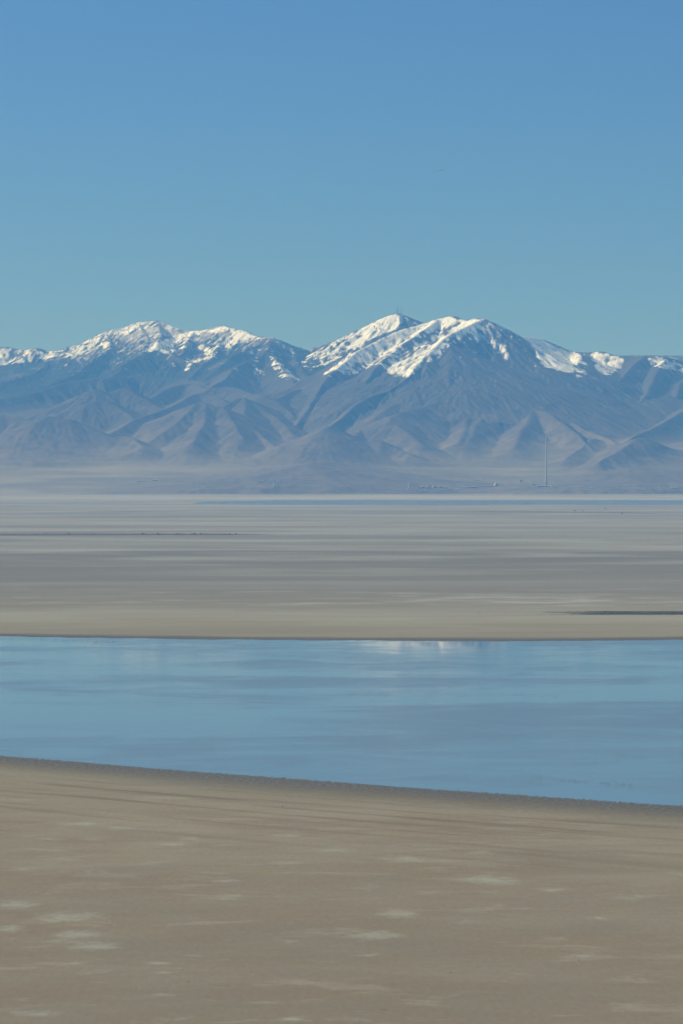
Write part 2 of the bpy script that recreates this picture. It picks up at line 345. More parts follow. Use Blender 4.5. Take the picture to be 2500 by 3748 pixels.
# ---- snow fields (outlines taken at their own distance, in the x / height frame of the slope)
SNOW = [
 (31.9, 1.4, .60, [(1180,1395),(1290,1300),(1450,1215),(1650,1155),(1767,1165),(1720,1215),(1620,1300),(1500,1385),(1430,1392),(1380,1340),(1300,1375)]),
 (33.6, 1.0, .55, [(1090,1330),(1180,1270),(1300,1215),(1340,1260),(1250,1320),(1150,1370)]),
 (36.0, 1.5, .76, [(-300,1262),(0,1266),(90,1278),(206,1280),(266,1260),(390,1208),(504,1174),(583,1170),(650,1196),(630,1212),(560,1205),(500,1215),(470,1235),(440,1232),(400,1278),(330,1295),(270,1325),(235,1305),(120,1322),(60,1325),(0,1340),(-300,1340)]),
 (35.2, 1.2, .95, [(590,1245),(640,1218),(700,1206),(770,1200),(720,1225),(692,1240),(682,1275),(640,1300),(615,1312),(600,1288),(515,1302),(560,1278)]),
 (34.9, 1.4, .82, [(690,1206),(770,1198),(830,1188),(890,1206),(990,1230),(985,1246),(910,1252),(830,1280),(800,1312),(730,1340),(690,1378),(700,1330),(760,1310),(720,1270),(760,1240),(800,1225),(770,1215)]),
 (34.6, 1.2, 1.0, [(843,1198),(892,1209),(930,1228),(880,1247),(832,1285),(850,1245),(838,1215)]),
 (33.2, 1.0, .7, [(985,1300),(1010,1310),(1040,1345),(1085,1380),(1105,1412),(1070,1405),(1030,1390),(1000,1345)]),
 (32.9, 1.0, .7, [(928,1330),(945,1345),(978,1380),(950,1372),(942,1385),(935,1415),(928,1370)]),
 (34.0, 1.0, .74, [(1130,1300),(1230,1245),(1320,1198),(1360,1180),(1380,1230),(1290,1285),(1240,1305),(1160,1325)]),
 (34.0, .9, 1.0, [(1290,1225),(1375,1176),(1412,1158),(1445,1146),(1475,1150),(1476,1185),(1440,1212),(1380,1240),(1290,1282),(1262,1282),(1330,1232)]),
 (32.3, 1.1, .86, [(1650,1152),(1690,1175),(1620,1200),(1540,1232),(1450,1270),(1400,1318),(1300,1345),(1225,1390),(1180,1395),(1195,1362),(1280,1300),(1340,1262),(1450,1210),(1548,1178)]),
 (32.3, .9, 1.0, [(1650,1153),(1672,1166),(1600,1190),(1545,1208),(1560,1185),(1600,1166)]),
 (31.5, 1.3, .82, [(1660,1190),(1731,1163),(1767,1162),(1760,1205),(1700,1215),(1640,1245),(1570,1315),(1480,1395),(1430,1378),(1400,1345),(1450,1322),(1500,1305),(1560,1272),(1610,1230)]),
 (31.8, 1.0, 1.0, [(1700,1172),(1731,1164),(1767,1163),(1765,1180),(1720,1205),(1640,1232),(1590,1275),(1565,1295),(1610,1240),(1660,1210)]),
 (31.8, 1.0, .66, [(1767,1162),(1835,1192),(1838,1240),(1855,1290),(1850,1330),(1810,1290),(1775,1250),(1730,1262),(1700,1255),(1720,1215)]),
 (32.5, 1.2, .96, [(1892,1220),(1981,1237),(2060,1272),(2132,1286),(2126,1312),(2085,1350),(2060,1396),(2030,1390),(1970,1362),(1955,1342),(1938,1285),(1908,1250)]),
 (32.3, 1.1, .7, [(2100,1332),(2132,1308),(2140,1340),(2112,1405),(2075,1395)]),
 (32.4, 1.2, .85, [(2168,1285),(2220,1284),(2280,1305),(2302,1330),(2272,1350),(2240,1368),(2200,1380),(2162,1372),(2172,1330)]),
 (32.3, 1.2, .72, [(2345,1316),(2400,1300),(2500,1318),(2700,1335),(2700,1365),(2500,1366),(2400,1348)]),
]
SHADE_FOREST = [(35.4, 1.3, .30, [(425,1240),(470,1222),(520,1204),(575,1198),(640,1222),(585,1262),(515,1296),(470,1335),(400,1345),(400,1300)]),  # shade on right-facing slopes, plus tree cover, painted in by thinning the snow
 (34.9, 1.0, .25, [(795,1212),(830,1203),(850,1236),(838,1278),(806,1300),(775,1275),(762,1252),(788,1228)]),
 (35.3, 1.0, .35, [(645,1262),(668,1238),(690,1232),(684,1262),(662,1288),(640,1290)])]
snow = np.zeros_like(FX)
SXn = FX + 16 * fbm(FX/90, FY/90, 3, 101); SZn = hgt + 12 * fbm(FX/90, FY/90, 3, 105)
for n_, (Yk, tol, wgt, poly) in enumerate(SNOW + SHADE_FOREST):
    P = np.array([at(a, b, Yk * 1000) for a, b in poly]); xs, zs = P[:, 0], P[:, 2]
    i0, i1 = np.searchsorted(fx_, [xs.min() - 40, xs.max() + 40]); j0, j1 = np.searchsorted(fy_, [(Yk - tol) * 1000, (Yk + tol) * 1000])
    sl = (slice(j0, j1), slice(i0, i1)); x, z = SXn[sl], SZn[sl]; ins = np.zeros(x.shape, bool)
    for a in range(len(P)):
        b = (a + 1) % len(P)
        if abs(zs[b] - zs[a]) < 1e-6: continue
        c = ((zs[a] > z) != (zs[b] > z)) & (x < (xs[b]-xs[a]) * (z - zs[a]) / (zs[b]-zs[a]) + xs[a]); ins ^= c
    q = snow[sl]; q[ins] = np.maximum(q[ins], wgt) if n_ < len(SNOW) else np.minimum(q[ins], wgt); snow[sl] = q
snow = blur(snow, 2)
gx, gy = grad(blur(hgt, 2)); slope = np.hypot(gx, gy)
fine = fbm(FX/52, FY/90, 3, 111); mid = fbm(FX/170, FY/240, 3, 115)
patchy = .22 * streak + .75 * fine + .45 * mid
snow_a = sstep(.38, .90, snow + (patchy - .08) * sstep(.0, .45, snow) * np.clip(1.14 - snow, 0, 1) * 1.9)
snow_a = np.maximum(snow_a, .8 * sstep(.55, .9, patchy + .0011 * (hgt - 1180)) * sstep(900, 1150, hgt))
snow_a = np.maximum(snow_a, .40 * sstep(.15, .7, patchy + .0030 * (hgt - 1230)) * sstep(33600, 34400, FY) * sstep(300, -300, FX))
snow_a *= 1 - .38 * sstep(.0, .45, fbm(FX/36, FY/80, 3, 119) - .12 * streak) * (1 - .75 * sstep(.86, 1, snow))
snow_a *= sstep(640, 800, hgt)
snow_a = np.maximum(snow_a, 0)
# ---- conifer forest cover
forest = sstep(-.2, .2, .8 * fbm(FX/420, FY/420, 4, 131) + .42 - .0009 * np.abs(hgt - 950)) * sstep(600, 760, hgt) * sstep(32300, 33200, FY)
forest *= sstep(500, -300, FX) * .9 + .1
forest = forest * (1 - .55 * snow_a)
brush = .75 * fbm(FX/60, FY/85, 4, 141) - .30 * streak + .05

m, nt, b = new_mat('mountain_slopes'); g = N(nt); pos = g.pos()
n1 = g.noise(pos, 0.004, 6); n2 = g.noise(pos, 0.03, 4)
rock = g.mix(g.rng(n1, .35, .65), (0.048, 0.045, 0.039), (0.086, 0.076, 0.061))
rock = g.mix(g.rng(n2, .42, .7), rock, (0.032, 0.032, 0.029))
plain_c = g.mix(g.rng(g.noise(g.scalev(pos, (0.001, .004, .004)), 1.0, 5), .38, .62), (0.175, 0.160, 0.100), (0.265, 0.245, 0.15))  # dry tan plain, colour lightened to stand in for low dust haze
low_c = g.mix(g.rng(n1, .35, .65), (0.098, 0.084, 0.060), (0.15, 0.126, 0.088))
rock = g.mix(g.attr('low'), rock, low_c)
c = g.mix(g.attr('mount'), plain_c, rock)
c = g.mix(g.math('MULTIPLY', g.attr('brush'), .7), c, (0.055, 0.055, 0.045))
c = g.mix(g.attr('forest'), c, (0.016, 0.025, 0.019))
c = g.mix(g.attr('snow'), c, (0.87, 0.95, 0.985))
nt.links.new(c, b.inputs['Base Color']); b.inputs['Roughness'].default_value = 0.9; b.inputs['Specular IOR Level'].default_value = 0.2
V = np.stack([FX.ravel(), FY.ravel(), hgt.ravel()], 1)
mo = np_mesh('mountains', V, grid_faces(*FX.shape), m)
for nm, arr in (('snow', snow_a), ('mount', np.maximum(mnt, sstep(27900, 29200, FY))), ('forest', forest), ('low', 1 - sstep(330, 820, hgt + 120 * mid)), ('brush', sstep(.0, .5, brush) * mnt)):
    at_ = mo.data.attributes.new(nm, 'FLOAT', 'POINT'); at_.data.foreach_set('value', np.ascontiguousarray(arr, np.float32).ravel())
tag(mo, kind='structure')

# ---- conifers: one wood that reads as a mass
nt_ = 90000
tx = rng.uniform(-3600, 3600, nt_); ty = rng.uniform(31500, 36700, nt_)
ii = ((tx - X0)/DX).astype(int); jj = ((ty - Y0)/DY).astype(int)
f0 = forest[jj, ii]; h0 = hgt[jj, ii]; s0 = snow_a[jj, ii]
clump = fbm(tx/130, ty/130, 3, 151)
prob = (.55 * f0 + .22 * s0 * (h0 > 850)) * sstep(-.35, .35, clump) * np.where(tx < 400, 1, .3)
keep = rng.random(nt_) < prob
tx, ty = tx[keep], ty[keep]; tz = terr_z(tx, ty); nT = len(tx)
hh = rng.uniform(11, 22, nT); rr = hh * rng.uniform(.16, .24, nT); ph = rng.uniform(0, 6.28, nT)
K = 5; ang = np.arange(K) * 2*np.pi/K
vv = np.zeros((nT, 2*K + 2, 3), np.float32)
for a in range(K):
    vv[:, a] = np.stack([tx + rr*np.cos(ang[a]+ph), ty + rr*np.sin(ang[a]+ph), tz + .08*hh], 1)
    vv[:, K+1+a] = np.stack([tx + .62*rr*np.cos(ang[a]+ph+.6), ty + .62*rr*np.sin(ang[a]+ph+.6), tz + .42*hh], 1)
vv[:, K] = np.stack([tx, ty, tz + .62*hh], 1); vv[:, 2*K+1] = np.stack([tx, ty, tz + hh], 1)
ff = []
for a in range(K):
    ff.append([a, (a+1) % K, K]); ff.append([K+1+a, K+1+(a+1) % K, 2*K+1])
ff = np.array(ff)[None] + (np.arange(nT) * (2*K+2))[:, None, None]
mtree = plain('conifer_needles', (0.030, 0.042, 0.030), .9, .3, .05)
fo = np_mesh('conifer_forest', vv.reshape(-1, 3), ff.reshape(-1, 3), mtree, False)
tag(fo, 'dark conifers scattered over the high snowy slopes of the range', 'forest', kind='stuff')

# ------------------------------------------------------------------ lake bed
NS = (1784.0, -0.86, .0004); FS = (3298.0, -0.125, .0005)              # near and far shoreline of the pool: y = a + b x + c min(x^2, 1e5)
def shores(g, x, y, pos):
    wob = g.math('MULTIPLY', g.math('SUBTRACT', g.noise(g.scalev(pos, (0.010, .010, 0)), 1.0, 3), .5), 46.0)
    xq = g.math('MINIMUM', g.math('MULTIPLY', x, x), 1e5)
    dn = g.math('SUBTRACT', g.math('ADD', g.math('MULTIPLY_ADD', x, NS[1], NS[0]), g.math('MULTIPLY', xq, NS[2])), y)     # >0 on the near sand
    df = g.math('SUBTRACT', y, g.math('ADD', g.math('MULTIPLY_ADD', x, FS[1], FS[0]), g.math('MULTIPLY', xq, FS[2])))     # >0 on the far flats
    return dn, df, wob
m, nt, b = new_mat('lake_bed'); g = N(nt); pos = g.pos(); x, y, _ = g.sep(pos)
dn, df, wob = shores(g, x, y, pos)
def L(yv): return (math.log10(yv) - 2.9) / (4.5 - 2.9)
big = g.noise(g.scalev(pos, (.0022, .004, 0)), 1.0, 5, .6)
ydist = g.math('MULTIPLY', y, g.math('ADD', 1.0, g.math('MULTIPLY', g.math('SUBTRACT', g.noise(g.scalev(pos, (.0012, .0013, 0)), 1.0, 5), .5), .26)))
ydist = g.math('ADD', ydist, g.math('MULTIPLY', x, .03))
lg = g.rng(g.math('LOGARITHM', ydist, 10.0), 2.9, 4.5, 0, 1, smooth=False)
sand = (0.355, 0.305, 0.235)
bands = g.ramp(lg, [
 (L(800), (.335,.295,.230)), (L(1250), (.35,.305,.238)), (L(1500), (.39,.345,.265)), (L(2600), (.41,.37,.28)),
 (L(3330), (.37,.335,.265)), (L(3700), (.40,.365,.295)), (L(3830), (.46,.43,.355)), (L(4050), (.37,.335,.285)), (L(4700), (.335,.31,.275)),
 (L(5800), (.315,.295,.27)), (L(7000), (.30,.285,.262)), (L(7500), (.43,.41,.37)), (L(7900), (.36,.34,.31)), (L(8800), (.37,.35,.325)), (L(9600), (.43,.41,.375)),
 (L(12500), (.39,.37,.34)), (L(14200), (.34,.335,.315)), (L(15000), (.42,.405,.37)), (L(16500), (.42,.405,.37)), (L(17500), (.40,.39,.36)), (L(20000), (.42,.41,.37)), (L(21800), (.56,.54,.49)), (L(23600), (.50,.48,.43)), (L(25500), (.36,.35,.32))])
# long streaks of drier and damper ground
st1 = g.noise(g.scalev(pos, (.0035, .0090, 0)), 1.0, 6, .62, .6)
st2 = g.noise(g.scalev(pos, (.0009, .0019, 0)), 1.0, 6, .6, .6)
far = g.rng(y, 3600, 6500)
c = g.mix(g.math('MULTIPLY', g.rng(st1, .40, .62), .45), bands, g.mix(1.0, bands, (.80, .78, .76), 'MULTIPLY'))
c = g.mix(g.math('MULTIPLY', g.math('MULTIPLY', g.rng(st2, .47, .66), far), .5), c, (.56, .54, .49))
c = g.mix(g.math('MULTIPLY', g.math('MULTIPLY', g.rng(st2, .52, .34), far), .45), c, (.24, .235, .225))
# pale salt patches on the near sand
nr = g.rng(y, 1900, 1500)
p1 = g.noise(g.scalev(pos, (.030, .046, 0)), 1.0, 7, .62, .6); p2 = g.noise(g.scalev(pos, (.13, .20, 0)), 1.0, 4, .6)
p3 = g.noise(g.scalev(pos, (.012, .010, 0)), 1.0, 4)
pat = g.math('MAXIMUM', g.rng(g.math('ADD', p1, g.math('MULTIPLY', g.math('SUBTRACT', p3, .5), .6)), .545, .70), g.math('MULTIPLY', g.rng(g.math('ADD', p2, g.math('MULTIPLY', g.math('SUBTRACT', p3, .5), .3)), .61, .76), .6))
c = g.mix(g.math('MULTIPLY', g.math('MULTIPLY', pat, nr), .52), c, (.51, .515, .43))
c = g.mix(g.math('MULTIPLY', g.math('MULTIPLY', g.rng(p3, .40, .66), nr), .55), c, (.33, .255, .185))
c = g.mix(g.math('MULTIPLY', g.math('MULTIPLY', g.rng(g.noise(g.scalev(pos, (.02, .045, 0)), 1.0, 6, .65), .44, .62), nr), .35), c, (.285, .255, .215))
# the larger salt pans, each at its own place
e_ = None
for px_, py_, wx_, wy_, k_ in ((250,3358,120,20,1),(285,3420,100,16,.9),(345,3462,110,16,.9),(60,3312,80,16,.9),(40,3400,70,18,.8),(1460,3345,75,14,1),(1370,3424,120,18,.9),(1800,3222,110,18,.9),(2025,3257,60,9,.9),(2200,3360,70,12,.5),(300,3016,110,12,.8),(440,3032,70,8,.7),(640,3090,90,10,.6),(1230,3110,90,12,.7),(1480,3146,110,14,.7),(1050,3160,90,10,.6),(830,3284,90,14,.6),(820,3224,90,10,.6),(90,3180,100,10,.6),(580,3526,60,8,.7),(140,3710,110,12,.8),(590,3640,80,8,.6),(1760,3120,70,9,.6),(2290,3290,90,10,.5),(600,3560,70,8,.5),(1060,3730,60,8,.6),(2120,3500,110,14,.4),(1900,3010,130,10,.5)):
    cx0, cy0, _z = ground_at(px_, py_); rx_ = wx_ * S * cy0; ry_ = wy_ * S * cy0 * cy0 / H
    v1 = g.nt.nodes.new('ShaderNodeVectorMath'); v1.operation = 'MULTIPLY_ADD'; g.put(v1.inputs[0], pos)
    v1.inputs[1].default_value = (1/rx_, 1/ry_, 0); v1.inputs[2].default_value = (-cx0/rx_, -cy0/ry_, 0)
    v2 = g.nt.nodes.new('ShaderNodeVectorMath'); v2.operation = 'LENGTH'; g.put(v2.inputs[0], v1.outputs[0])
    q_ = g.math('SUBTRACT', k_, v2.outputs['Value']); e_ = q_ if e_ is None else g.math('MAXIMUM', e_, q_)
en = g.noise(g.scalev(pos, (.16, .12, 0)), 1.0, 7, .68, .4)
c = g.mix(g.math('MULTIPLY', g.rng(g.math('ADD', e_, g.math('MULTIPLY', g.math('SUBTRACT', en, .5), 3.2)), -.5, 1.1), g.math('MULTIPLY', g.rng(e_, -.9, .2), .66)), c, (.48, .49, .41))
# salt smears on the middle flats
sm = g.noise(g.scalev(pos, (.0065, .010, 0)), 1.0, 6, .65, .3)
zone = g.math('MULTIPLY', g.rng(ydist, 3900, 4150), g.rng(ydist, 5100, 4500))
c = g.mix(g.math('MULTIPLY', g.math('MULTIPLY', g.rng(sm, .52, .70), zone), .55), c, (.58, .57, .52))
s3 = g.noise(g.scalev(pos, (.008, .011, 0)), 1.0, 7, .70, .5)
sp = g.math('MULTIPLY', g.math('MULTIPLY', g.rng(y, 4030, 4250), g.rng(y, 4750, 4400)), g.math('MULTIPLY', g.rng(x, 60, 170), g.rng(x, 370, 270)))
c = g.mix(g.math('MULTIPLY', g.rng(g.math('ADD', s3, g.math('MULTIPLY', sp, .12)), .52, .74), g.math('MULTIPLY', sp, .7)), c, (.60, .59, .54))
# brown weed lines along the near shore
wl = g.noise(g.comb(g.math('MULTIPLY', x, .006), g.math('MULTIPLY', dn, .05)), 1.0, 6, .65)
wz = g.math('MULTIPLY', g.rng(dn, 60, 110), g.rng(dn, 420, 160))
c = g.mix(g.math('MULTIPLY', g.math('MULTIPLY', g.rng(wl, .46, .68), wz), .62), c, (.20, .165, .115))
# bank of dark algae at the right of the far shore
az = g.noise(g.scalev(pos, (.012, .030, 0)), 1.0, 6, .7)
ar = g.math('MULTIPLY', g.math('MULTIPLY', g.rng(y, 3872, 3905), g.rng(y, 4050, 3975)), g.rng(x, 90, 300))
c = g.mix(g.math('MULTIPLY', g.rng(g.math('ADD', ar, g.math('MULTIPLY', g.math('SUBTRACT', az, .5), 1.9)), .62, .95), ar), c, (.125, .13, .122))
# wet margins
wn = g.noise(g.scalev(pos, (.30, .13, 0)), 1.0, 5, .7)
wet_n = g.rng(g.math('ADD', g.math('ADD', dn, g.math('MULTIPLY', wob, .25)), g.math('MULTIPLY', g.math('SUBTRACT', wn, .5), 55.0)), 120, 12)
wet_f = g.rng(g.math('ADD', df, g.math('ADD', wob, g.math('MULTIPLY', g.math('SUBTRACT', wn, .5), 40.0))), 90, 30)
wet = g.math('MAXIMUM', g.math('MULTIPLY', wet_n, g.rng(dn, -140, -90)), g.math('MULTIPLY', wet_f, g.rng(df, -140, -90)))
c = g.mix(g.math('MULTIPLY', wet, .9), c, (.155, .150, .138))
fine = g.noise(g.scalev(pos, (.5, .12, 0)), 1.0, 5, .7)
c = g.mix(g.rng(fine, .3, .7, 0, 1), g.mix(1.0, c, (.672, .672, .622), 'MULTIPLY'), g.mix(1.0, c, (.745, .745, .69), 'MULTIPLY'))
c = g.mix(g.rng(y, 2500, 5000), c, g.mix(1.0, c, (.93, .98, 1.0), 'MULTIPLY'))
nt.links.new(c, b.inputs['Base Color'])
film = g.math('MULTIPLY', g.math('MULTIPLY', wet, g.rng(dn, 62, 22)), g.rng(g.noise(g.scalev(pos, (.40, .36, 0)), 1.0, 6, .75), .46, .66))
nt.links.new(g.math('SUBTRACT', .95, g.math('MULTIPLY', film, .75)), b.inputs['Roughness'])
nt.links.new(g.math('MULTIPLY', film, .5), b.inputs['Specular IOR Level'])
xs = np.array([-40000, -9000, -3000, -1000, -300, 0, 300, 1000, 3000, 9000, 40000.]); ys = np.array([-6000, -500, 500, 1500, 2500, 4000, 7000, 12000, 20000, 30000, 42000, 60000.])
gx_, gy_ = np.meshgrid(xs, ys)
go = np_mesh('lake_bed', np.stack([gx_.ravel(), gy_.ravel(), np.zeros(gx_.size)], 1), grid_faces(*gx_.shape), m, False)
tag(go, kind='structure')

# ------------------------------------------------------------------ water
def water_mat(name, base, r0, r1):
    m, nt, b = new_mat(name); g = N(nt); pos = g.pos()
    q = g.noise(g.scalev(pos, (.0022, .0036, 0)), 1.0, 4, .5, .8); q2 = g.noise(g.scalev(pos, (.012, .012, 0)), 1.0, 6, .62, .5)
    f = g.math('ADD', q, g.math('MULTIPLY', g.math('SUBTRACT', q2, .5), .55))
    x, y, _ = g.sep(pos); df = g.math('SUBTRACT', g.math('ADD', g.math('MULTIPLY_ADD', x, FS[1], FS[0]), g.math('MULTIPLY', g.math('MINIMUM', g.math('MULTIPLY', x, x), 1e5), FS[2])), y)
    calm = g.math('MULTIPLY', g.math('MULTIPLY', g.rng(g.math('ADD', df, g.math('MULTIPLY', g.math('SUBTRACT', q2, .5), 120.0)), 210, 90), g.rng(df, 4, 26)), g.math('MULTIPLY', g.rng(x, 5, 45), g.rng(x, 165, 118))); r_ = g.rng(f, .34, .70, r0, r1)
    nt.links.new(g.math('ADD', g.math('MULTIPLY', r_, g.math('SUBTRACT', 1.0, calm)), g.math('MULTIPLY', calm, .03)) if name == 'shallow_water' else r_, b.inputs['Roughness'])
    b.inputs['Base Color'].default_value = (*base, 1); b.inputs['IOR'].default_value = 1.333
    return m
mw = water_mat('shallow_water', (.150, .185, .185), .05, .20)
def strip_mesh(name, xs, near, far, z, mat):
    v = [(x, near(x), z) for x in xs] + [(x, far(x), z) for x in xs]; n = len(xs)
    f = [(i, i+1, n+i+1, n+i) for i in range(n - 1)]
    return np_mesh(name, np.array(v), np.array(f), mat, False)
def wig(x, sc_, amp, sd): return amp * float(fbm(np.array([x/sc_]), np.array([sd * 3.7]), 4, sd)[0])
wx = np.concatenate([np.linspace(-2600, -360, 80, endpoint=False), np.linspace(-360, 360, 3600), np.linspace(361, 1900, 60)])
wa = strip_mesh('water', wx, lambda x: NS[0] + NS[1]*x + NS[2]*min(x*x, 1e5) + wig(x, 120, 4, 61) + wig(x, 1.6, 6, 63), lambda x: FS[0] + FS[1]*x + FS[2]*min(x*x, 1e5) + wig(x, 160, 10, 62) + wig(x, 18, 8, 64), .04, mw)
tag(wa, kind='structure')
mw2 = water_mat('far_channel_water', (.17, .20, .20), .24, .32)
fa = strip_mesh('water_channel', np.linspace(-720, 6500, 240), lambda x: 17300 + 500*max(0, (-x-250)/470) + wig(x, 900, 260, 65), lambda x: 20100 - 900*max(0, (-x-250)/470) + wig(x, 900, 300, 66), .12, mw2)
tag(fa, kind='structure')


# ------------------------------------------------------------------ works along the foot of the range
def cat_mats():
    return dict(conc=plain('pale_concrete', (.55,.53,.49), .8), white=plain('white_paint', (.72,.71,.68), .6), tan=plain('tan_cladding', (.50,.44,.35), .7),
                grey=plain('grey_cladding', (.36,.36,.35), .7), roof=plain('pale_metal_roof', (.62,.61,.58), .5), dark=plain('dark_opening', (.05,.05,.05), .8),
                steel=plain('weathered_steel', (.12,.12,.125), .6), band=plain('dark_band', (.10,.09,.09), .8))
M = cat_mats()
MPP = S * 26600                        # metres per photo pixel out there
def shed(name, label, px, py, wpx, hpx, mat='white', cat='building', group=None, depth=None, monitor=False, doors=2, loc=None):
    """a gabled industrial shed: walls, pitched roof, doors"""
    loc = loc or drop(px, py); mpp = S * loc[1]; w_, h_ = wpx * mpp, hpx * mpp; d_ = depth or max(8, min(30, w_ * .45))
    t = empty(name, (loc[0], loc[1], loc[2] - .3)); tag(t, label, cat, group)
    bm = bmesh.new(); box(bm, -w_/2, w_/2, -d_/2, d_/2, -1.5, h_ * .8); link('wall', bm, M[mat], t)
    bm = bmesh.new(); e = .4; hw, hd, z0, z1 = w_/2 + e, d_/2 + e, h_ * .8 - .05, h_
    v = [bm.verts.new(p) for p in ((-hw,-hd,z0),(hw,-hd,z0),(hw,hd,z0),(-hw,hd,z0),(-hw,0,z1),(hw,0,z1))]
    for f in ((0,1,5,4),(2,3,4,5),(1,2,5),(3,0,4),(3,2,1,0)): bm.faces.new([v[i] for i in f])
    r_ = link('roof', bm, M['roof'], t)
    if monitor:
        bm = bmesh.new(); box(bm, -w_*.4, w_*.4, -1.5, 1.5, z1 - .6, z1 + 1.6); link('ridge_vent', bm, M['grey'], r_)
    for k in range(doors):
        bm = bmesh.new(); x = (k + .5) / doors * w_ - w_/2; dw = min(4, w_ * .12)
        box(bm, x - dw/2, x + dw/2, -d_/2 - .08, -d_/2 - .003, -.2, min(4.5, h_ * .55)); link('door', bm, M['dark'], t)
    return t
def tank(label, px, py, wpx, hpx, group='storage tanks in a row at the foot of the range'):
    loc = drop(px, py); mpp = S * loc[1]; r, h = wpx * mpp / 2, hpx * mpp
    t = empty('storage_tank', (loc[0], loc[1] + r, loc[2] - .3)); tag(t, label, 'tank', group)
    bm = bmesh.new(); lathe(bm, [(r, -2), (r, h*.82)], 32, top=False); link('shell', bm, M['tan'], t, smooth=True)
    bm = bmesh.new(); lathe(bm, [(r + .25, h*.82 - .3), (r + .25, h*.82 + .1), (r*.7, h*.93), (r*.3, h*.985), (.4, h)], 32); link('roof', bm, M['white'], t, smooth=True)
    bm = bmesh.new()
    for k in range(14):
        a0, a1 = -2.4 + k*.1, -2.3 + k*.1
        bar(bm, ((r+.5)*math.cos(a0), (r+.5)*math.sin(a0), h*.8*k/14), ((r+.5)*math.cos(a1), (r+.5)*math.sin(a1), h*.8*(k+1)/14), .25)
    link('stair', bm, M['steel'], t)
    return t
def chimney(name, label, px, py, hpx, r0, r1, mat='conc', bands=True, cat='chimney'):
    loc = drop(px, py); h = hpx * S * loc[1]
    t = empty(name, (loc[0], loc[1], loc[2] - .3)); tag(t, label, cat)
    prof = []
    for k in range(25):
        u = k / 24; prof.append((r1 + (r0 - r1) * (1 - u) ** 1.55, -2 + (h + 2) * u))
    bm = bmesh.new(); lathe(bm, prof, 40, top=False); link('shaft', bm, M[mat], t, smooth=True)
    bm = bmesh.new(); lathe(bm, [(r1 + .15, h*.985), (r1 + .5, h*.99), (r1 + .5, h + .4), (r1*.7, h + .4), (r1*.7, h - 2)], 40, top=True, bottom=False); link('cap', bm, M['band'], t, smooth=True)
    if bands:
        for u in (.33, .66, .93):
            rr = r1 + (r0 - r1) * (1 - u) ** 1.55
            bm = bmesh.new(); lathe(bm, [(rr + .1, h*u - .5), (rr + 1.2, h*u), (rr + 1.2, h*u + 1.1), (rr + .1, h*u + 1.1)], 40); link('gallery', bm, M['grey'], t)
    return t
chimney('smokestack', 'very tall slender pale smokestack tapering up from the plant below the mountain', 1998.5, 1776, 187, 7.5, 3.2, 'tan')
chimney('chimney', 'short thin white chimney left of the row of storage tanks', 1495, 1789, 26, 2.6, 1.9, 'white', False)
chimney('pale_tower', 'faint pale tower standing alone on the plain left of centre', 1002, 1788, 18, 4.5, 3.0, 'conc', False, 'tower')
tank('leftmost storage tank of the row, beside the thin white chimney', 1547, 1786, 15, 7.5)
tank('storage tank with a mast behind it, second from the thin white chimney', 1566, 1786, 14, 8)
tank('broad storage tank in the middle of the row', 1590, 1785.5, 16, 6.5)
tank('broad storage tank right of the middle one', 1610, 1785.5, 15, 6.5)
tank('smallest storage tank at the right end of the row', 1629, 1785.5, 7, 6.5)
def silo(label, px, py, wpx, hpx):
    loc = drop(px, py); mpp = S * loc[1]; r, h = wpx*mpp/2, hpx*mpp
    t = empty('silo', (loc[0], loc[1], loc[2] - .3)); tag(t, label, 'silo', 'white silos in front of the tanks')
    bm = bmesh.new(); lathe(bm, [(r, -1.5), (r, h*.88)], 20, top=False); link('shell', bm, M['white'], t, smooth=True)
    bm = bmesh.new(); lathe(bm, [(r+.2, h*.88-.2), (r*.5, h*.96), (.3, h)], 20); link('roof', bm, M['roof'], t, smooth=True)
silo('left one of two narrow white silos in front of the tanks', 1558.5, 1792.5, 3, 9)
silo('right one of two narrow white silos in front of the tanks', 1569, 1793, 3, 9.5)
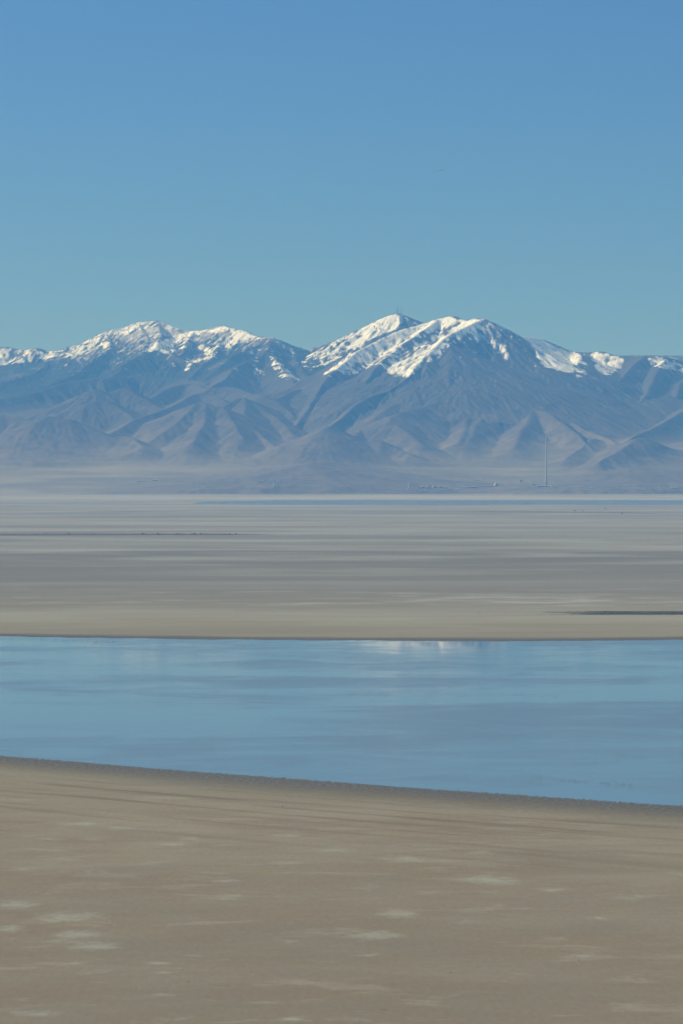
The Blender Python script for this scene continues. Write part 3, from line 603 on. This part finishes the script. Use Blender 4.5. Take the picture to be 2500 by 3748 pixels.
def lattice(name, label, base, h, w0, w1, group=None, bays=9, dish=True, cat='mast', bar_r=.3):
    t = empty(name, base); tag(t, label, cat, group)
    for sx, sy in ((1,1),(1,-1),(-1,1),(-1,-1)):
        bm = bmesh.new(); bar(bm, (sx*w0/2, sy*w0/2, -1.5), (sx*w1/2, sy*w1/2, h), bar_r, 5); link('leg', bm, M['steel'], t)
    bm = bmesh.new()
    for k in range(bays):
        u0, u1 = k/bays, (k+1)/bays; a, c_ = (w0 + (w1-w0)*u0)/2, (w0 + (w1-w0)*u1)/2
        q = [(1,1),(1,-1),(-1,-1),(-1,1)]
        for i in range(4):
            p0, p1 = q[i], q[(i+1) % 4]
            bar(bm, (p0[0]*a, p0[1]*a, h*u0), (p1[0]*c_, p1[1]*c_, h*u1), bar_r*.6)
            bar(bm, (p1[0]*a, p1[1]*a, h*u0), (p0[0]*c_, p0[1]*c_, h*u1), bar_r*.6)
            bar(bm, (p0[0]*c_, p0[1]*c_, h*u1), (p1[0]*c_, p1[1]*c_, h*u1), bar_r*.5)
    link('bracing', bm, M['steel'], t)
    bm = bmesh.new(); lathe(bm, [(bar_r*2.2, h - .5), (bar_r*2.2, h*1.10), (bar_r, h*1.10), (bar_r*.6, h*1.16)], 8); link('antenna', bm, M['steel'], t)
    if dish:
        for zz, a in ((.72, -1.3), (.55, -2.1)):
            bm = bmesh.new(); rr = w0*.42; c0 = (math.cos(a)*w0*.6, math.sin(a)*w0*.6, h*zz)
            n = 14; cv = bm.verts.new(c0); ring = []
            for i in range(n):
                b_ = 2*math.pi*i/n; u = math.cos(b_)*rr; v_ = math.sin(b_)*rr
                ring.append(bm.verts.new((c0[0] - math.sin(a)*u + math.cos(a)*rr*.35, c0[1] + math.cos(a)*u + math.sin(a)*rr*.35, c0[2] + v_)))
            for i in range(n): bm.faces.new((cv, ring[i], ring[(i+1) % n]))
            link('dish', bm, M['grey'], t)
    return t
def crest(px, Yc, span=700):
    """highest land along the line of sight column near distance Yc"""
    ys = np.arange(Yc - span, Yc + span, 6.0); xs_ = (px - 1250) * S * ys; z = terr_z(xs_, ys)
    k = int(np.argmax((z - H) / ys)); return (float(xs_[k]), float(ys[k]), float(z[k]))
p = crest(1573, 26800, 10)
lattice('mast', 'small lattice mast rising behind the storage tanks', drop(1573, 1783), 19, 2.6, 1.2, cat='mast')
RM = 'radio masts on the snowy summit'
for px, top, wd, lab in ((1454.5, 1114, 5.5, 'tallest radio mast on the snowy middle summit'), (1457.5, 1124, 4.5, 'radio mast just right of the tallest one on the summit'),
                         (1469.5, 1120, 5.5, 'radio mast at the right edge of the middle summit, by the huts'), (1462.5, 1138, 3, 'short thin mast between the tall radio masts'),
                         (1444.5, 1140, 2.6, 'short mast at the left edge of the masted summit')):
    b0 = crest(px, 34000); h_ = (at(px, top, b0[1])[2] - b0[2]) / 1.16
    lattice('radio_mast', lab, (b0[0], b0[1], b0[2] - .5), h_, wd, wd*.5, RM, 10 if h_ > 40 else 5, h_ > 40, 'radio mast', .62 if h_ > 40 else .4)
b0 = crest(1399, 34000); lattice('radio_mast', 'lone small mast on the left shoulder of the masted summit', (b0[0], b0[1], b0[2]-.5), 16, 2.4, 1.2, RM, 4, False, 'radio mast', .4)
b0 = crest(524, 36000); lattice('radio_mast', 'lone mast on top of the left snowy mountain', (b0[0], b0[1], b0[2]-.5), 18, 2.6, 1.3, None, 4, False, 'radio mast', .4)
b0 = crest(527, 36000); shed('hut', 'small hut beside the mast on the left snowy mountain', 527, 1176, 4, 2.2, 'grey', 'hut', None, 8, loc=b0, doors=1)
b0 = crest(1466, 34000); shed('hut', 'larger transmitter hut at the right end of the masted summit', 1466, 1150, 6, 3, 'grey', 'hut', 'huts among the summit masts', 12, loc=b0, doors=1)
b0 = crest(1450, 34000); shed('hut', 'low transmitter hut left of the tallest mast', 1450, 1150, 6, 1.8, 'grey', 'hut', 'huts among the summit masts', 10, loc=b0, doors=1)
# sheds of the works
W = 'pale sheds of the works along the shore road'
for nm, lab, px, py, ww, hh_, mt in (
 ('shed', 'small white shed between the thin chimney and the first tank', 1525, 1791, 3, 4.5, 'white'),
 ('shed', 'bright low white shed just right of the tanks', 1646, 1790, 13, 2.6, 'white'),
 ('shed', 'bright low white shed left of the long pale warehouse', 1676.5, 1790, 13, 2.4, 'white'),
 ('warehouse', 'longest pale warehouse between the tanks and the dome', 1719, 1783.5, 52, 4, 'tan'),
 ('warehouse', 'pale warehouse highest up the slope, above the long one', 1745, 1758, 24, 3.6, 'tan'),
 ('warehouse', 'faint low warehouse just left of the dome', 1781, 1780, 42, 2.4, 'grey'),
 ('tower_building', 'faint square tower building between the dome and the smokestack', 1907.5, 1764, 7, 11, 'grey'),
 ('warehouse', 'pale mill building left of the smokestack foot', 1960, 1775, 32, 3.6, 'tan'),
 ('warehouse', 'long mill building directly in front of the smokestack foot', 1991, 1781, 52, 4.6, 'grey'),
 ('warehouse', 'low bright building right of the smokestack foot', 2028, 1780.5, 24, 2.4, 'white'),
 ('shed', 'tiny white shed right below the smokestack', 2013.5, 1776, 4, 3, 'white'),
 ('shed', 'tiny bright white shed on its own right of the smokestack works', 2049.5, 1787, 3.5, 4, 'white'),
 ('warehouse', 'long faint line of low building right of the smokestack', 2098, 1785, 46, 2.2, 'grey'),
 ('shed', 'small bright shed at the right end of the long faint building', 2118, 1784.4, 7, 2.4, 'white'),
 ('shed', 'small pale shed on the plain above the shore, right part', 2163, 1786, 7, 2.4, 'white'),
 ('shed', 'small pale shed nearest the shore right of the smokestack', 2171, 1795, 7, 3, 'tan'),
 ('shed', 'low pale shed left of the bright one at far right', 2262, 1786.5, 12, 2.2, 'tan'),
 ('warehouse', 'bright low warehouse standing out at far right of the shore', 2324, 1787.5, 21, 2.8, 'white'),
 ('shed', 'pale curved-looking shed between the two far right warehouses', 2369, 1795, 16, 2.6, 'grey'),
 ('shed', 'small white shed left of the last warehouse at the right edge', 2411, 1798, 5, 3, 'white'),
 ('warehouse', 'last pale warehouse near the right edge of the plain', 2466, 1793, 24, 4, 'tan'),
 ('shed', 'small white shed alone near the shore between centre and chimney', 1275, 1798, 5, 3, 'tan'),
 ('shed', 'faint pale low sheds just left of the thin white chimney', 1475, 1794, 9, 2.4, 'tan'),
 ('shed', 'faint pale shed at the far left of the chimney works', 1455, 1795, 6, 2, 'tan'),
 ('warehouse', 'faint long pale building on the left plain', 522, 1763, 40, 2.4, 'grey'),
 ('shed', 'pale hall behind the long building on the left plain', 567, 1759, 18, 4, 'grey'),
 ('warehouse', 'thin pale roof line left of centre on the plain', 712, 1762, 22, 1.8, 'white'),
 ('warehouse', 'thin pale building right of the thin roof line', 860, 1765, 22, 2, 'grey'),
 ('shed', 'pale hall nearest the lone pale tower', 957, 1764, 17, 4, 'tan'),
 ('shed', 'bright thin roof right of the lone pale tower', 1017, 1761, 14, 2.2, 'white')):
    shed(nm, lab, px, py, ww, hh_, mt, 'warehouse' if nm == 'warehouse' else 'building' if nm == 'tower_building' else 'shed', W, doors=3 if ww > 20 else 1)
shed('tower_building', 'small bright white tower on the left part of the plain', 408, 1755, 3.4, 7, 'white', 'building', None, 8, doors=1)
shed('shed', 'tiny white shed just right of the small bright tower', 427, 1753, 3, 3, 'white', 'shed', W, 6, doors=1)
loc = drop(1816, 1778.5); r = 8.5 * MPP
t = empty('storage_dome', (loc[0], loc[1] + r, loc[2] - .3)); tag(t, 'pale round storage dome on the plain between tanks and smokestack', 'dome')
bm = bmesh.new(); lathe(bm, [(r, -2), (r, 2)] + [(r*math.cos(a), 2 + r*1.15*math.sin(a)) for a in np.linspace(.12, 1.5, 10)], 32); link('shell', bm, M['tan'], t, smooth=True)
bm = bmesh.new(); lathe(bm, [(2, 2 + r*1.1), (2, 4.5 + r*1.15), (.3, 5.5 + r*1.15)], 12); link('vent', bm, M['grey'], t)
bm = bmesh.new(); box(bm, -3, 3, -r - 3, -r + 1.5, -1, 6); link('door', bm, M['dark'], t)

# ------------------------------------------------------------------ earth banks and scrub out on the flats
mscrub = plain('dark_scrub', (.060,.062,.050), .95, .35, .3); mbank = plain('dark_earth', (.14,.132,.115), .95, .3, .05)
def bank(px0, px1, py, hm_, wid, name='earth_bank', pyr=None):
    n = 160; vs = []; secs = ((-1, -.3), (-.45, .75), (-.1, 1.0), (.3, .85), (1, -.3))
    for k in range(n):
        u = k / (n - 1); px = px0 + (px1 - px0) * u; g0 = ground_at(px, py + ((pyr - py) * u if pyr else 0))
        e = min(1, u * 12 if px0 > 5 else 1) * min(1, (1-u) * 5 if px1 < 2480 else 1)
        hh_ = hm_ * (e ** .7) * (1 + .2 * float(fbm(np.array([g0[0]/14.]), np.array([py*1.3]), 4, 5)[0]))
        for a, z in secs: vs.append((g0[0], g0[1] + a*wid, z*hh_ if z > 0 else -.2))
    return tag(np_mesh(name, np.array(vs), grid_faces(n, 5), mbank, False), kind='structure')
bank(-90, 1010, 1960, 4.2, 16, pyr=1958)
bank(1700, 2420, 1874, 5.0, 60, pyr=1880)
def shrub(label, g0, h, wd, group):
    bm = bmesh.new(); rs = random.Random(int(g0[0]*7) + 3)
    for k in range(70):
        a = rs.uniform(0, 6.28); q = rs.random() ** .5; zz = rs.uniform(.05, 1); rr = wd/2 * q * (1.1 - zz*.55)
        c0 = Vector((rr*math.cos(a), rr*math.sin(a), zz*h*(1 - .35*q))); s_ = wd * rs.uniform(.10, .2)
        v = [bm.verts.new(c0 + Vector((rs.uniform(-1,1), rs.uniform(-1,1), rs.uniform(-.8,.8))) * s_) for _ in range(3)]; bm.faces.new(v)
    t = empty('shrub', g0); tag(t, label, 'shrub', group); link('foliage', bm, mscrub, t)
    bm = bmesh.new()
    for k in range(5): bar(bm, (0, 0, -.3), (rs.uniform(-.3,.3)*wd, rs.uniform(-.3,.3)*wd, h*.6), .04*h); 
    link('stem', bm, mscrub, t)
SB = 'shrubs along the dark bank on the flats'
for k, (px, lab) in enumerate(((15,'shrub at the left edge of the dark bank'),(168,'low shrub on the bank near the left edge'),(252,'taller shrub on the left third of the dark bank'),(520,'left shrub of a close pair on the dark bank'),(528,'right shrub of a close pair on the dark bank'),(578,'low shrub right of the close pair on the bank'),(650,'shrub midway along the dark bank'),(712,'shrub right of the middle of the dark bank'),(734,'shrub between two others right of the bank middle'),(841,'wide shrub near the right end of the bank'),(864,'last shrub before the bank tapers out'))):
    g0 = ground_at(px, 1959); shrub(lab, (g0[0], g0[1], 3.0), 1.9 + (k % 3)*.5, 4.5 + (k % 4), SB)
for px, py, lab in ((2105,1871.5,'shrub on the far dark bank, right of centre'),(2131,1872.5,'second shrub on the far dark bank'),(2217,1863.5,'lone shrub on the pale far flats at right'),(2128,1877,'low shrub just below the far dark bank'),(2277,1880,'shrub beyond the right end of the far bank')):
    g0 = ground_at(px, py); shrub(lab, (g0[0], g0[1], 2.5 if py < 1874 else 0), 3.2, 9, 'shrubs by the far bank')
# low tufts along the dark algae bank
nq = 1300; qx = rng.uniform(140, 420, nq); qy = rng.choice([3900., 3935., 3985.], nq) + rng.normal(0, 10, nq)
kp = rng.random(nq) < sstep(120, 330, qx) * .9 + .06; qx, qy = qx[kp], qy[kp]; nq = len(qx)
vv = np.zeros((nq, 9, 3), np.float32); hh = rng.uniform(.15, .55, nq)
for k in range(3):
    a = rng.uniform(0, 6.28, nq); s_ = rng.uniform(.25, .6, nq)
    vv[:, 3*k] = np.stack([qx + s_*np.cos(a), qy + s_*np.sin(a), 0*qx], 1); vv[:, 3*k+1] = np.stack([qx - s_*np.cos(a), qy - s_*np.sin(a), 0*qx], 1)
    vv[:, 3*k+2] = np.stack([qx + .2*s_*np.sin(a), qy + .2*s_*np.cos(a), hh], 1)
tf = np_mesh('marsh_grass', vv.reshape(-1, 3), np.arange(nq*9).reshape(-1, 3), mscrub, False)
tag(tf, 'dark low marsh growth along the far flats at right', 'marsh grass', kind='stuff')

# ------------------------------------------------------------------ birds
mbird = plain('dark_plumage', (.045,.042,.040), .8, .3, 4); mbill = plain('bill', (.12,.09,.05), .6)
def floating_bird_mesh(sc_=1.0):
    bm = bmesh.new(); n = 8; rings = []
    for y_, r_, z_ in ((-.34,.02,.17),(-.25,.09,.12),(-.10,.155,.09),(.06,.16,.09),(.20,.115,.11),(.27,.065,.17),(.29,.055,.26),(.30,.07,.33),(.36,.06,.345),(.40,.028,.33),(.47,.012,.32)):
        rings.append([bm.verts.new((math.cos(2*math.pi*i/n)*r_*sc_, y_*sc_, (z_ + math.sin(2*math.pi*i/n)*r_*(.75 if y_ < .25 else 1))*sc_)) for i in range(n)])
    for a, c_ in zip(rings, rings[1:]):
        for i in range(n): bm.faces.new((a[i], a[(i+1) % n], c_[(i+1) % n], c_[i]))
    bm.faces.new(rings[0][::-1]); bm.faces.new(rings[-1])
    return bm
bird0 = link('bird', floating_bird_mesh(0.95), mbird, smooth=True)
used = [False]
def bird(px, py, label, group):
    g0 = ground_at(px, py, .0)
    if used[0]: o = bird0.copy(); col.objects.link(o)
    else: o = bird0; used[0] = True
    o.location = (g0[0], g0[1], .0); o.rotation_euler = (0, 0, random.uniform(0, 6.28)); s_ = random.uniform(.8, 1.1) * (.75 if py > 2600 else 1.1); o.scale = (s_, s_, s_)
    tag(o, label, 'bird', group)
rb = random.Random(21)
LF = 'dark bird of the long flock below the left far shore'
for k in range(120):
    c_ = rb.random()
    px = rb.uniform(0, 130) if c_ < .18 else rb.uniform(100, 230) if c_ < .32 else rb.gauss(300, 42) if c_ < .62 else rb.gauss(365, 38) if c_ < .9 else rb.uniform(380, 480)
    px = max(2, min(485, px)); py = 2337 + px * .034 + rb.gauss(0, 3.2)
    bird(px, py, LF, 'birds of the left flock')
RF = 'dark bird of the flock near the right near shore'
for k in range(78):
    px = rb.choice([rb.uniform(1945, 2010), rb.uniform(2010, 2130), rb.uniform(2050, 2110), rb.uniform(2140, 2230), rb.uniform(2195, 2260), rb.uniform(2250, 2330)])
    py = 2848 + (px - 1945) * .075 + rb.gauss(0, 5)
    bird(px, py, RF, 'birds of the right flock')
SF = 'single dark bird scattered on the open blue water'
for k in range(85):
    c_ = rb.random()
    if c_ < .30: px, py = rb.gauss(1365, 55), rb.gauss(2538, 10)
    elif c_ < .55: px, py = rb.gauss(1620, 90), rb.gauss(2525, 14)
    elif c_ < .75: px, py = rb.uniform(1900, 2490), rb.gauss(2552, 10)
    else: px, py = rb.uniform(20, 2480), rb.uniform(2440, 2560)
    bird(max(5, min(2490, px)), py, SF, 'birds scattered over the water')
for px, py, lab in ((420,2723,'dark bird resting low on the water, left of centre near shore'),(38,2731,'dark bird on the water near the left edge, close to the near shore'),(1266,2798,'dark bird on the water near the middle of the near shore'),(1330,2804,'faint bird right of the one at the middle of the near shore'),(1640,2812,'dark bird right of centre close to the near shore'),(1746,2813,'dark bird between the centre and the right flock'),(1880,2841,'dark bird just left of the right flock'),(2461,2904,'dark bird wading at the right edge below the right flock'),(2482,2902,'rightmost dark bird wading near the shore'),(345,2631,'small dark bird alone in the left middle of the water'),(1126,2561,'dark low shape of birds resting in the middle of the water'),(1478,2649,'dark bird alone on the paler water right of centre')):
    bird(px, py, lab, 'lone birds on the water')
# bird flying low over the near sand
g0 = at(1034, 2952, 1560)
t = empty('flying_bird', (g0[0], g0[1], max(g0[2], 3.0)), R(70)); tag(t, 'black bird flying low over the beige sand, wings raised', 'bird')
bm = bmesh.new(); n = 8; rings = []
for y_, r_ in ((-.30,.02),(-.22,.05),(-.05,.085),(.12,.075),(.20,.05),(.26,.055),(.31,.03),(.37,.008)):
    rings.append([bm.verts.new((math.cos(2*math.pi*i/n)*r_, y_, math.sin(2*math.pi*i/n)*r_)) for i in range(n)])
for a, c_ in zip(rings, rings[1:]):
    for i in range(n): bm.faces.new((a[i], a[(i+1) % n], c_[(i+1) % n], c_[i]))
bm.faces.new(rings[0][::-1]); bm.faces.new(rings[-1]); link('body', bm, mbird, t, smooth=True)
for sx in (1, -1):
    bm = bmesh.new(); up_, lo_ = [], []
    for u, y0_, y1_, z_ in ((0,.14,-.12,.03),(.22,.17,-.10,.16),(.42,.13,-.13,.26),(.62,.0,-.18,.30),(.72,-.10,-.2,.31)):
        up_ += [bm.verts.new((sx*(u+.04), y0_, z_+.015)), bm.verts.new((sx*(u+.04), y1_, z_+.012))]; lo_ += [bm.verts.new((sx*(u+.04), y0_, z_-.005)), bm.verts.new((sx*(u+.04), y1_, z_-.003))]
    for k in range(4):
        bm.faces.new((up_[2*k], up_[2*k+1], up_[2*k+3], up_[2*k+2])); bm.faces.new((lo_[2*k], lo_[2*k+2], lo_[2*k+3], lo_[2*k+1]))
        bm.faces.new((up_[2*k], up_[2*k+2], lo_[2*k+2], lo_[2*k])); bm.faces.new((up_[2*k+1], lo_[2*k+1], lo_[2*k+3], up_[2*k+3]))
    bmesh.ops.recalc_face_normals(bm, faces=bm.faces); link('wing', bm, mbird, t)
bm = bmesh.new(); v = [bm.verts.new(p) for p in ((-.03,-.26,.01),(.03,-.26,.01),(.09,-.46,0),(-.09,-.46,0),(0,-.3,-.015))]
for f in ((0,1,2,3),(1,0,4),(2,1,4),(3,2,4),(0,3,4)): bm.faces.new([v[i] for i in f])
link('tail', bm, mbird, t)

# stones lying on the near sand
mst = plain('dark_stone', (.10,.09,.08), .9, .3, 3)
def stone(px, py, s_):
    g0 = ground_at(px, py); bm = bmesh.new(); bmesh.ops.create_icosphere(bm, subdivisions=2, radius=1)
    rs = random.Random(int(px*13 + py))
    for v in bm.verts: v.co = Vector((v.co.x*s_*1.5, v.co.y*s_, v.co.z*s_*.55)) * rs.uniform(.75, 1.2)
    o = link('stone', bm, mst, None, (g0[0], g0[1], s_*.2)); o.rotation_euler = (0, 0, rs.uniform(0, 3))
    tag(o, 'small dark lump lying on the bare near sand', 'stone', 'lumps on the near sand')
for px, py in ((560,3223),(420,3528),(425,3527),(636,3524),(668,3550),(690,3594),(498,3617),(130,3595),(1055,3548),(1118,3525),(1130,3580),(1205,3618),(920,3558),(1400,3695),(1410,3697),(1416,3693),(1318,3737),(1255,3685),(2460,3407),(1560,3398),(2120,3515),(170,3077),(245,3076),(1262,3164),(1650,3560)):
    stone(px, py, random.uniform(.1, .2))
# ------------------------------------------------------------------ contrail, far beyond the range
A, B = Vector(at(1588, 631, 90000)), Vector(at(1633, 618, 90000))
mct, nt, b = new_mat('ice_trail'); b.inputs['Base Color'].default_value = (.9,.9,.9,1); b.inputs['Roughness'].default_value = 1; b.inputs['Alpha'].default_value = .16
bm = bmesh.new(); n = 10; rings = []
for k in range(9):
    u = k / 8; c0 = A.lerp(B, u); rr = (6 + 9 * u) * (1 if 0 < k < 8 else .2)
    rings.append([bm.verts.new((c0.x, c0.y + math.cos(2*math.pi*i/n)*rr, c0.z + math.sin(2*math.pi*i/n)*rr)) for i in range(n)])
for a, c_ in zip(rings, rings[1:]):
    for i in range(n): bm.faces.new((a[i], a[(i+1) % n], c_[(i+1) % n], c_[i]))
tag(link('contrail', bm, mct, smooth=True), 'short faint white trail high in the clear sky', 'contrail')

# ------------------------------------------------------------------ haze
m = bpy.data.materials.new('haze_air'); m.use_nodes = True; nt = m.node_tree; nt.nodes.clear()
o_ = nt.nodes.new('ShaderNodeOutputMaterial'); pv = nt.nodes.new('ShaderNodeVolumePrincipled')
pv.inputs['Color'].default_value = HAZE['color']; pv.inputs['Density'].default_value = HAZE['density']; pv.inputs['Absorption Color'].default_value = (1, 1, 1, 1); pv.inputs['Anisotropy'].default_value = HAZE['aniso']
nt.links.new(pv.outputs[0], o_.inputs['Volume'])
try: m.cycles.homogeneous_volume = True
except Exception: pass
bm = bmesh.new(); box(bm, -41000, 41000, -6500, 61000, -3.5, 1760)
tag(link('haze', bm, m), 'pale blue air fading the far mountains', 'haze', kind='stuff')
